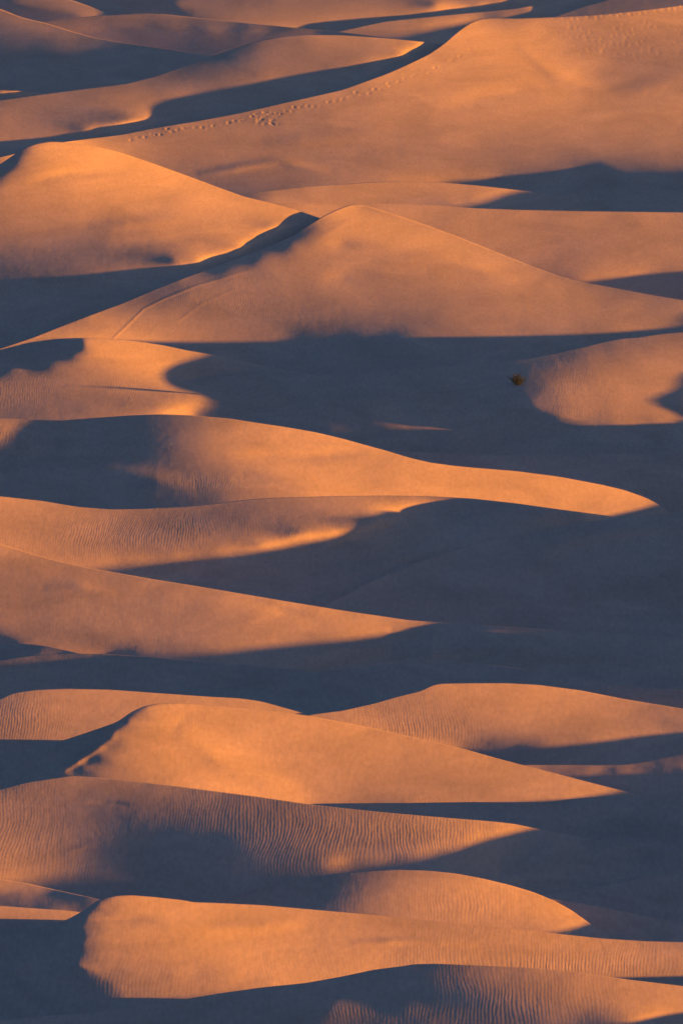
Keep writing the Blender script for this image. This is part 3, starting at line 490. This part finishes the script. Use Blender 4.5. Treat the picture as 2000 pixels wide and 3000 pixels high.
# ------------------------------------------------------------------ sand material
def sand_material():
    m = bpy.data.materials.new('sand'); m.use_nodes = True
    nt = m.node_tree; N = nt.nodes; K = nt.links; N.clear()
    out = N.new('ShaderNodeOutputMaterial'); bs = N.new('ShaderNodeBsdfPrincipled')
    bs.inputs['Roughness'].default_value = 0.95; bs.inputs['Specular IOR Level'].default_value = 0.1
    K.new(bs.outputs[0], out.inputs[0])
    tc = N.new('ShaderNodeTexCoord')
    def noise(scale, det, rough, vec, dist=0.0):
        n = N.new('ShaderNodeTexNoise'); n.inputs['Scale'].default_value = scale; n.inputs['Detail'].default_value = det
        n.inputs['Roughness'].default_value = rough; n.inputs['Distortion'].default_value = dist
        K.new(vec, n.inputs['Vector']); return n.outputs['Fac']
    def mapping(sc, rot=(0, 0, 0)):
        n = N.new('ShaderNodeMapping'); n.inputs['Scale'].default_value = sc; n.inputs['Rotation'].default_value = rot
        K.new(tc.outputs['Object'], n.inputs['Vector']); return n.outputs[0]
    def math_(op, a, b):
        n = N.new('ShaderNodeMath'); n.operation = op
        for i, x in enumerate((a, b)):
            if isinstance(x, (int, float)): n.inputs[i].default_value = x
            else: K.new(x, n.inputs[i])
        return n.outputs[0]
    # colour: fine grain mix of pale and darker sand in big soft patches
    r = N.new('ShaderNodeValToRGB')
    r.color_ramp.elements[0].position = 0.3; r.color_ramp.elements[0].color = (0.43, 0.262, 0.208, 1)
    r.color_ramp.elements[1].position = 0.7; r.color_ramp.elements[1].color = (0.59, 0.355, 0.277, 1)
    K.new(noise(0.10, 8, 0.62, mapping((1, 0.22, 5), (0, 0, 0.15)), 0.7), r.inputs[0])
    grain = N.new('ShaderNodeMix'); grain.data_type = 'RGBA'; grain.blend_type = 'MULTIPLY'; grain.inputs['Factor'].default_value = 1.0
    gr = N.new('ShaderNodeMapRange'); gr.inputs['From Min'].default_value = 0.3; gr.inputs['From Max'].default_value = 0.7
    gr.inputs['To Min'].default_value = 0.88; gr.inputs['To Max'].default_value = 1.08
    K.new(noise(3.2, 3, 0.75, mapping((1, 0.13, 1))), gr.inputs['Value'])
    K.new(r.outputs[0], grain.inputs['A']); K.new(gr.outputs[0], grain.inputs['B'])
    K.new(grain.outputs['Result'], bs.inputs['Base Color'])
    # wind ripples: bands running along y with a wandering wavelength
    warp = N.new('ShaderNodeTexNoise'); warp.inputs['Scale'].default_value = 0.11; warp.inputs['Detail'].default_value = 2
    K.new(mapping((1, 0.35, 1)), warp.inputs['Vector'])
    wob = N.new('ShaderNodeVectorMath'); wob.operation = 'MULTIPLY_ADD'; wob.inputs[1].default_value = (3.2, 9.0, 0)
    K.new(warp.outputs['Color'], wob.inputs[0]); K.new(tc.outputs['Object'], wob.inputs[2])
    def stretched(sc, rz):
        n = N.new('ShaderNodeMapping'); n.inputs['Scale'].default_value = sc; n.inputs['Rotation'].default_value = (0, 0, rz)
        K.new(wob.outputs[0], n.inputs['Vector']); return n.outputs[0]
    w = N.new('ShaderNodeTexWave'); w.wave_type = 'BANDS'; w.bands_direction = 'X'; w.wave_profile = 'SIN'
    w.inputs['Scale'].default_value = 1.25; w.inputs['Distortion'].default_value = 4.0; w.inputs['Detail'].default_value = 3
    w.inputs['Detail Scale'].default_value = 0.8; w.inputs['Detail Roughness'].default_value = 0.6
    K.new(stretched((1, 0.16, 0.6), 0.10), w.inputs['Vector'])
    crinkle = noise(3.1, 3, 0.55, stretched((1, 0.10, 0.5), 0.16))
    at = N.new('ShaderNodeAttribute'); at.attribute_name = 'ripple'
    patch = noise(0.06, 3, 0.5, mapping((1, 0.3, 1)))
    pm = N.new('ShaderNodeMapRange'); pm.inputs['From Min'].default_value = 0.35; pm.inputs['From Max'].default_value = 0.65
    pm.inputs['To Min'].default_value = 0.1; pm.inputs['To Max'].default_value = 1.2; K.new(patch, pm.inputs['Value'])
    amp = math_('MULTIPLY', at.outputs['Fac'], pm.outputs[0])
    h1 = math_('MULTIPLY', math_('ADD', math_('MULTIPLY', math_('MULTIPLY', w.outputs['Fac'], amp), 0.25), math_('MULTIPLY', crinkle, amp)), 0.0115)
    h2 = math_('MULTIPLY', noise(0.9, 5, 0.6, mapping((1, 0.2, 1))), 0.011)
    h3 = math_('MULTIPLY', noise(0.16, 4, 0.5, mapping((1, 0.12, 1.5)), 0.6), 0.022)
    bp = N.new('ShaderNodeBump'); bp.inputs['Strength'].default_value = 1.0; bp.inputs['Distance'].default_value = 1.0
    K.new(math_('ADD', math_('ADD', h1, h2), h3), bp.inputs['Height'])
    K.new(bp.outputs[0], bs.inputs['Normal'])
    return m
SAND = sand_material()

# ------------------------------------------------------------------ dunes
COLS = np.r_[np.arange(-380, -60, 12.0), np.arange(-60, 1630, 3.0), np.arange(1630, 1950, 12.0)]
H_D, H_V, H_CAP, H_MIN = [], [], [], []                             # heights the off-frame ridge must have, by depth
def occ_x(d): return 0.0291 * d * 1.5 + 6.0
def relief_z(L, u, v):
    return L['R'].spline(u, v)
for L in LAYERS:
    R = L['R']
    top = np.interp(COLS, UU, L['cv']); bot = np.interp(COLS, UU, L['b'])
    ext = np.maximum(bot - top, 3.0)
    vis = (COLS > -60) & (COLS < 1630)
    nr = int(np.clip(ext[vis].max() / 2.6, 6, 190))
    t = np.linspace(0, 1, nr)[:, None]
    VV = top[None] + t * ext[None]
    CU = np.repeat(COLS[None], nr, 0)
    Z = relief_z(L, CU.ravel(), VV.ravel()).reshape(VV.shape)
    # scars and prints
    if 'prints' in L['scars']:
        trail = [(300,322),(375,305),(450,295),(550,278),(650,258),(720,243),(784,228),(834,214),(900,192),(960,172),(1020,150),(1060,128),(1100,105)]
        tu = np.array([p[0] for p in trail], float); tv = np.array([p[1] for p in trail], float)
        spots = []
        u = 300.0
        while u < 1100:
            spots.append((u, np.interp(u, tu, tv) + rng.normal(0, 4.0), rng.uniform(0.04, 0.16))); u += rng.uniform(4, 19)
        for k in range(30): spots.append((rng.uniform(590, 640), rng.uniform(255, 290), 0.08))
        u = 1260.0
        while u < 1600:
            spots.append((u, float(crest_at(L, u)) + rng.uniform(2, 8), rng.uniform(0.05, 0.14))); u += rng.uniform(5, 26)
        for k in range(90): spots.append((rng.uniform(1270, 1560), rng.uniform(50, 130), rng.uniform(0.03, 0.09)))
        for (su, sv, dep) in spots:
            Z -= 0.10 * dep * np.exp(-((CU - su) / 3.2) ** 2 - ((VV - sv) / 2.4) ** 2)
            Z += 0.05 * dep * np.exp(-((CU - su + 5) / 3.2) ** 2 - ((VV - sv) / 2.4) ** 2)
    if 'track' in L['scars']:
        for line, hgt, wd in (([(250,790),(262,776),(300,740),(330,710),(375,687),(450,657),(535,632),(600,612)], 0.008, 3.5), ([(400,745),(460,700),(520,672),(600,645)], 0.004, 3.5), ([(330,780),(350,766)], 0.012, 3)):
            lu = np.array([p[0] for p in line], float); lvv = np.array([p[1] for p in line], float)
            dv = VV - np.interp(CU, lu, lvv)
            fade = np.clip((CU - lu[0]) / 15, 0, 1) * np.clip((lu[-1] - CU) / 80, 0, 1)
            Z += hgt * fade * np.exp(-(dv / wd) ** 2)
    for line, hgt, wd_ in L['folds']:
        line = sorted(line)
        lu = np.array([p[0] for p in line], float); lvv = np.array([p[1] for p in line], float)
        mid = smooth1(np.interp(UU, lu, lvv), 12.0)
        fade = np.clip((CU - lu[0]) / 90, 0, 1) * np.clip((lu[-1] - CU) / 90, 0, 1)
        Z += 0.5 * hgt * fade * np.exp(-((VV - np.interp(CU, UU, mid)) / (1.7 * wd_)) ** 2) * np.clip(t * 6, 0, 1)
    X, Y, _ = to_world(CU, VV, Z)
    mz = float(metre_per_unit(np.array([bot[vis].mean()]))[0])
    # foot running on under the back of the next dune
    fo = np.array([4, 10, 20, 34, 50.0])[:, None]
    FV = (top + ext)[None] + fo; FU = np.repeat(COLS[None], 5, 0)
    FZ = Z[-1][None] - 0.6 * fo * mz
    FX, FY, _ = to_world(FU, FV, FZ)
    # lee side behind the crest
    a = np.array([0.4, 0.9, 1.6, 2.6, 4.2, 6.5, 9.5, 13.5, 18.5, 25.0, 33.0])
    sl = depression(top)
    drop = lambda q: (sl[None] + 0.02) * q + 0.25 * np.maximum(q - 0.8, 0) ** 2 / (np.maximum(q - 0.8, 0) + 2.5)
    BY = Y[0][None] + a[::-1][:, None]; BX = X[0][None] * (BY / Y[0][None])
    BZ = Z[0][None] - drop(a[::-1][:, None])
    VX = np.vstack([BX, X, FX]); VY = np.vstack([BY, Y, FY]); VZ = np.vstack([BZ, Z, FZ])
    o = new_mesh(L['name'], np.stack([VX, VY, VZ], -1).reshape(-1, 3), grid_faces(*VX.shape), SAND)
    o['label'] = L['label']; o['kind'] = 'structure'; o['category'] = 'dune' if L['name'] == 'sand_dune' else 'sand flat'
    if L['name'] == 'sand_dune': o['group'] = 'sand dunes'
    L['ob'] = o
    # ripple strength
    PU = np.vstack([np.repeat(COLS[None], len(a), 0), CU, FU]); PV = np.vstack([np.repeat(top[None], len(a), 0), VV, FV])
    rp = np.full(PU.shape, L['ripple'])
    for (ru, rv, su, sv, g) in L['rip']: rp = rp + g * np.exp(-((PU - ru) / su) ** 2 - ((PV - rv) / sv) ** 2)
    at = o.data.attributes.new('ripple', 'FLOAT', 'POINT'); at.data.foreach_set('value', rp.astype(np.float32).ravel())
    # what the ridge to the right must be to throw the shadow edges seen on this dune
    def need(u, v, dz):
        z = R.sample(np.array([u]), np.array([v]))[0]; x, y, _ = to_world(u, v, z)
        q = occ_x(y) - x
        return float(y - q * CD / CX), float(z + dz + TEL * q / CX)
    if L['edges']:
        for e in L['edges']:
            e = np.array(e, float)
            for k in range(len(e) - 1):
                for f in (0, 0.5):
                    d, h = need(*(e[k] * (1 - f) + e[k + 1] * f), 0.0); H_D.append(d); H_V.append(h)
    for u, v, r in L['pts']:
        if r > 100: H_CAP.append(need(u, v, -0.15))
        elif 0 <= r <= 60: H_MIN.append(need(u, v, 0.25))
    zz = Z[:, vis]
    print('%-10s z %.1f..%.1f  y %.0f..%.0f  S %.1f  %s' % (L['name'], zz.min(), zz.max(), Y[:, vis].min(), Y[:, vis].max(), R.S, L['label'][:50]))

# ------------------------------------------------------------------ high dune ridge to the right, out of frame, that shades the hollows
hd, hv = np.array(H_D), np.array(H_V); cap = np.array(H_CAP)
yy = np.arange(520, 3200, 3.0)
w = np.exp(-0.5 * ((yy[:, None] - hd[None]) / 5.0) ** 2) + 1e-9 * np.exp(-np.abs(yy[:, None] - hd[None]) / 60.0)
hr = (w * hv[None]).sum(1) / w.sum(1)
low = np.array(H_MIN)
hr = np.maximum(hr, np.where(np.abs(yy[:, None] - low[None, :, 0]) < 4.0, low[None, :, 1], -99.0).max(1))
lim = np.where(np.abs(yy[:, None] - cap[None, :, 0]) < 5.0, cap[None, :, 1], 99.0).min(1)
hr = np.maximum(np.minimum(hr, lim), -3.0)
hr = smooth1(hr, 1.5)
prof_x = np.array([-26, -14, -7, -3, -1, 0, 1.5, 5, 14, 32.0]); prof_f = np.array([0.0, .42, .74, .9, .975, 1, .975, .86, .5, 0])
RX = occ_x(yy)[:, None] + np.where(prof_x < 0, prof_x * 0.6, prof_x)[None]; RY = np.repeat(yy[:, None], len(prof_x), 1)
RZ = -4 + (hr[:, None] + 4) * prof_f[None]
o = new_mesh('sand_ridge', np.stack([RX, RY, RZ], -1).reshape(-1, 3), grid_faces(*RX.shape), SAND)
o['kind'] = 'structure'; o['label'] = 'long dune ridge beyond the right edge whose shadow fills the hollows'
print('ridge heights', hr.min(), hr.max())

# ------------------------------------------------------------------ desert floor to the horizon
g = np.array([(-4000, -1000, -9), (4000, -1000, -9), (4000, 9000, -9), (-4000, 9000, -9)], float)
o = new_mesh('ground', g, [[0, 1, 2, 3]], SAND, False); o['kind'] = 'structure'; o['label'] = 'flat desert floor beneath the dunes out to the horizon'

# ------------------------------------------------------------------ lone desert shrub at the edge of the lit end of the wavy dune
def plain(name, col, rough=0.9, var=0.3):
    m = bpy.data.materials.new(name); m.use_nodes = True; nt = m.node_tree; b = nt.nodes['Principled BSDF']
    b.inputs['Roughness'].default_value = rough; b.inputs['Specular IOR Level'].default_value = 0.15
    n = nt.nodes.new('ShaderNodeTexNoise'); n.inputs['Scale'].default_value = 9.0
    r = nt.nodes.new('ShaderNodeValToRGB'); r.color_ramp.elements[0].color = (*[c * (1 - var) for c in col], 1); r.color_ramp.elements[1].color = (*[c * (1 + var) for c in col], 1)
    tc = nt.nodes.new('ShaderNodeTexCoord'); nt.links.new(tc.outputs['Object'], n.inputs['Vector']); nt.links.new(n.outputs['Fac'], r.inputs[0]); nt.links.new(r.outputs[0], b.inputs['Base Color'])
    return m
WL = [L for L in LAYERS if L['label'].startswith('wavy dune')][0]
su, sv = 1188.0, 884.0
sz = float(WL['R'].sample(np.array([su]), np.array([sv]))[0]); sx, sy, _ = to_world(su, sv, sz)
root = bpy.data.objects.new('shrub', None); sc_ = bpy.context.scene.collection; sc_.objects.link(root); root.location = (float(sx), float(sy), sz - 0.05)
root['label'] = 'small dark desert shrub at the left tip of the rippled sunlit patch'; root['category'] = 'shrub'
sv_, sf_ = [], []; lv_, lf_ = [], []
def tube(p0, p1, r0, r1, V, F, n=5):
    p0, p1 = np.array(p0), np.array(p1); d = p1 - p0; d = d / np.linalg.norm(d)
    a = np.cross(d, (0.3, 0.2, 1.0)); a /= np.linalg.norm(a); b = np.cross(d, a); k = len(V)
    for p, r in ((p0, r0), (p1, r1)):
        for i in range(n): V.append(p + r * (math.cos(i * 2 * math.pi / n) * a + math.sin(i * 2 * math.pi / n) * b))
    for i in range(n): F.append([k + i, k + (i + 1) % n, k + n + (i + 1) % n, k + n + i])
for k in range(26):
    ang = rng.uniform(0, 2 * math.pi); lean = rng.uniform(0.15, 1.05); ln = rng.uniform(0.7, 1.35)
    d = np.array([math.cos(ang) * math.sin(lean) * 1.1, math.sin(ang) * math.sin(lean), math.cos(lean)])
    mid = d * ln * 0.5 + rng.normal(0, 0.05, 3); tip = d * ln + rng.normal(0, 0.08, 3) + np.array([0, 0, 0.08])
    tube((0, 0, 0), mid, 0.022, 0.014, sv_, sf_); tube(mid, tip, 0.014, 0.005, sv_, sf_)
    for j in range(110):
        f = rng.uniform(0.3, 1.08); p = (mid * (1 - (f - 0.5) * 2) + tip * (f - 0.5) * 2 if f > 0.5 else mid * f * 2) + rng.normal(0, 0.075, 3)
        a = rng.normal(0, 1, 3); a /= np.linalg.norm(a); b = np.cross(a, rng.normal(0, 1, 3)); b /= np.linalg.norm(b)
        l, w_ = rng.uniform(0.04, 0.075), rng.uniform(0.014, 0.024); q = len(lv_)
        lv_ += [p - a * l, p + b * w_, p + a * l, p - b * w_]; lf_.append([q, q + 1, q + 2, q + 3])
new_mesh('stem', sv_, sf_, plain('bark', (0.10, 0.07, 0.05)), True, root)
new_mesh('foliage', lv_, lf_, plain('dry_leaves', (0.017, 0.016, 0.015)), False, root)

# ------------------------------------------------------------------ evening haze in the air between the dunes
hm = bpy.data.materials.new('haze'); hm.use_nodes = True; hn = hm.node_tree; hn.nodes.clear()
ho = hn.nodes.new('ShaderNodeOutputMaterial'); hv_ = hn.nodes.new('ShaderNodeVolumePrincipled')
hv_.inputs['Color'].default_value = (0.36, 0.56, 1.0, 1); hv_.inputs['Density'].default_value = 0.00005; hv_.inputs['Anisotropy'].default_value = 0.75
hn.links.new(hv_.outputs[0], ho.inputs['Volume'])
hx, hy0, hy1, hz0, hz1 = 4010, -1010, 9010, -10, CAM_H + 3
o = new_mesh('haze', [(x, y, z) for z in (hz0, hz1) for y in (hy0, hy1) for x in (-hx, hx)], [[0, 2, 3, 1], [4, 5, 7, 6], [0, 1, 5, 4], [2, 6, 7, 3], [0, 4, 6, 2], [1, 3, 7, 5]], hm, False)
o['kind'] = 'stuff'; o['label'] = 'thin mauve evening haze hanging over the far dunes'

# ------------------------------------------------------------------ world, sun, camera
sc = bpy.context.scene
wd = bpy.data.worlds.new('World'); sc.world = wd; wd.use_nodes = True
nt = wd.node_tree; bg = nt.nodes['Background']
sky = nt.nodes.new('ShaderNodeTexSky'); sky.sky_type = 'NISHITA'; sky.sun_disc = False
sky.sun_elevation = SUN_EL
sun_dir = (CX * math.cos(SUN_EL), -CD * math.cos(SUN_EL), math.sin(SUN_EL))     # towards the sun
sky.sun_rotation = math.atan2(sun_dir[0], sun_dir[1])
sky.altitude = 0; sky.air_density = 1.0; sky.dust_density = 0.9; sky.ozone_density = 4.0
nt.links.new(sky.outputs[0], bg.inputs['Color']); bg.inputs['Strength'].default_value = 0.064
ld = bpy.data.lights.new('sun', 'SUN'); ld.energy = 5.0; ld.angle = math.radians(0.55); ld.color = (1.0, 0.445, 0.012)
lo = bpy.data.objects.new('sun', ld); sc.collection.objects.link(lo)
from mathutils import Vector
lo.rotation_euler = Vector(sun_dir).to_track_quat('Z', 'Y').to_euler()
lo.location = (300, 600, 200)
cd = bpy.data.cameras.new('camera'); co = bpy.data.objects.new('camera', cd); sc.collection.objects.link(co); sc.camera = co
co.location = (0, 0, CAM_H); co.rotation_euler = (math.pi / 2 + PITCH, 0, 0)
cd.sensor_fit = 'VERTICAL'; cd.sensor_height = 36; cd.lens = 18 / math.tan(VFOV / 2); cd.clip_start = 1; cd.clip_end = 100000
sc.view_settings.view_transform = 'Standard'; sc.view_settings.look = 'None'; sc.view_settings.gamma = 1; sc.view_settings.exposure = 2.68
print('script %.1fs' % (time.time() - T_START))
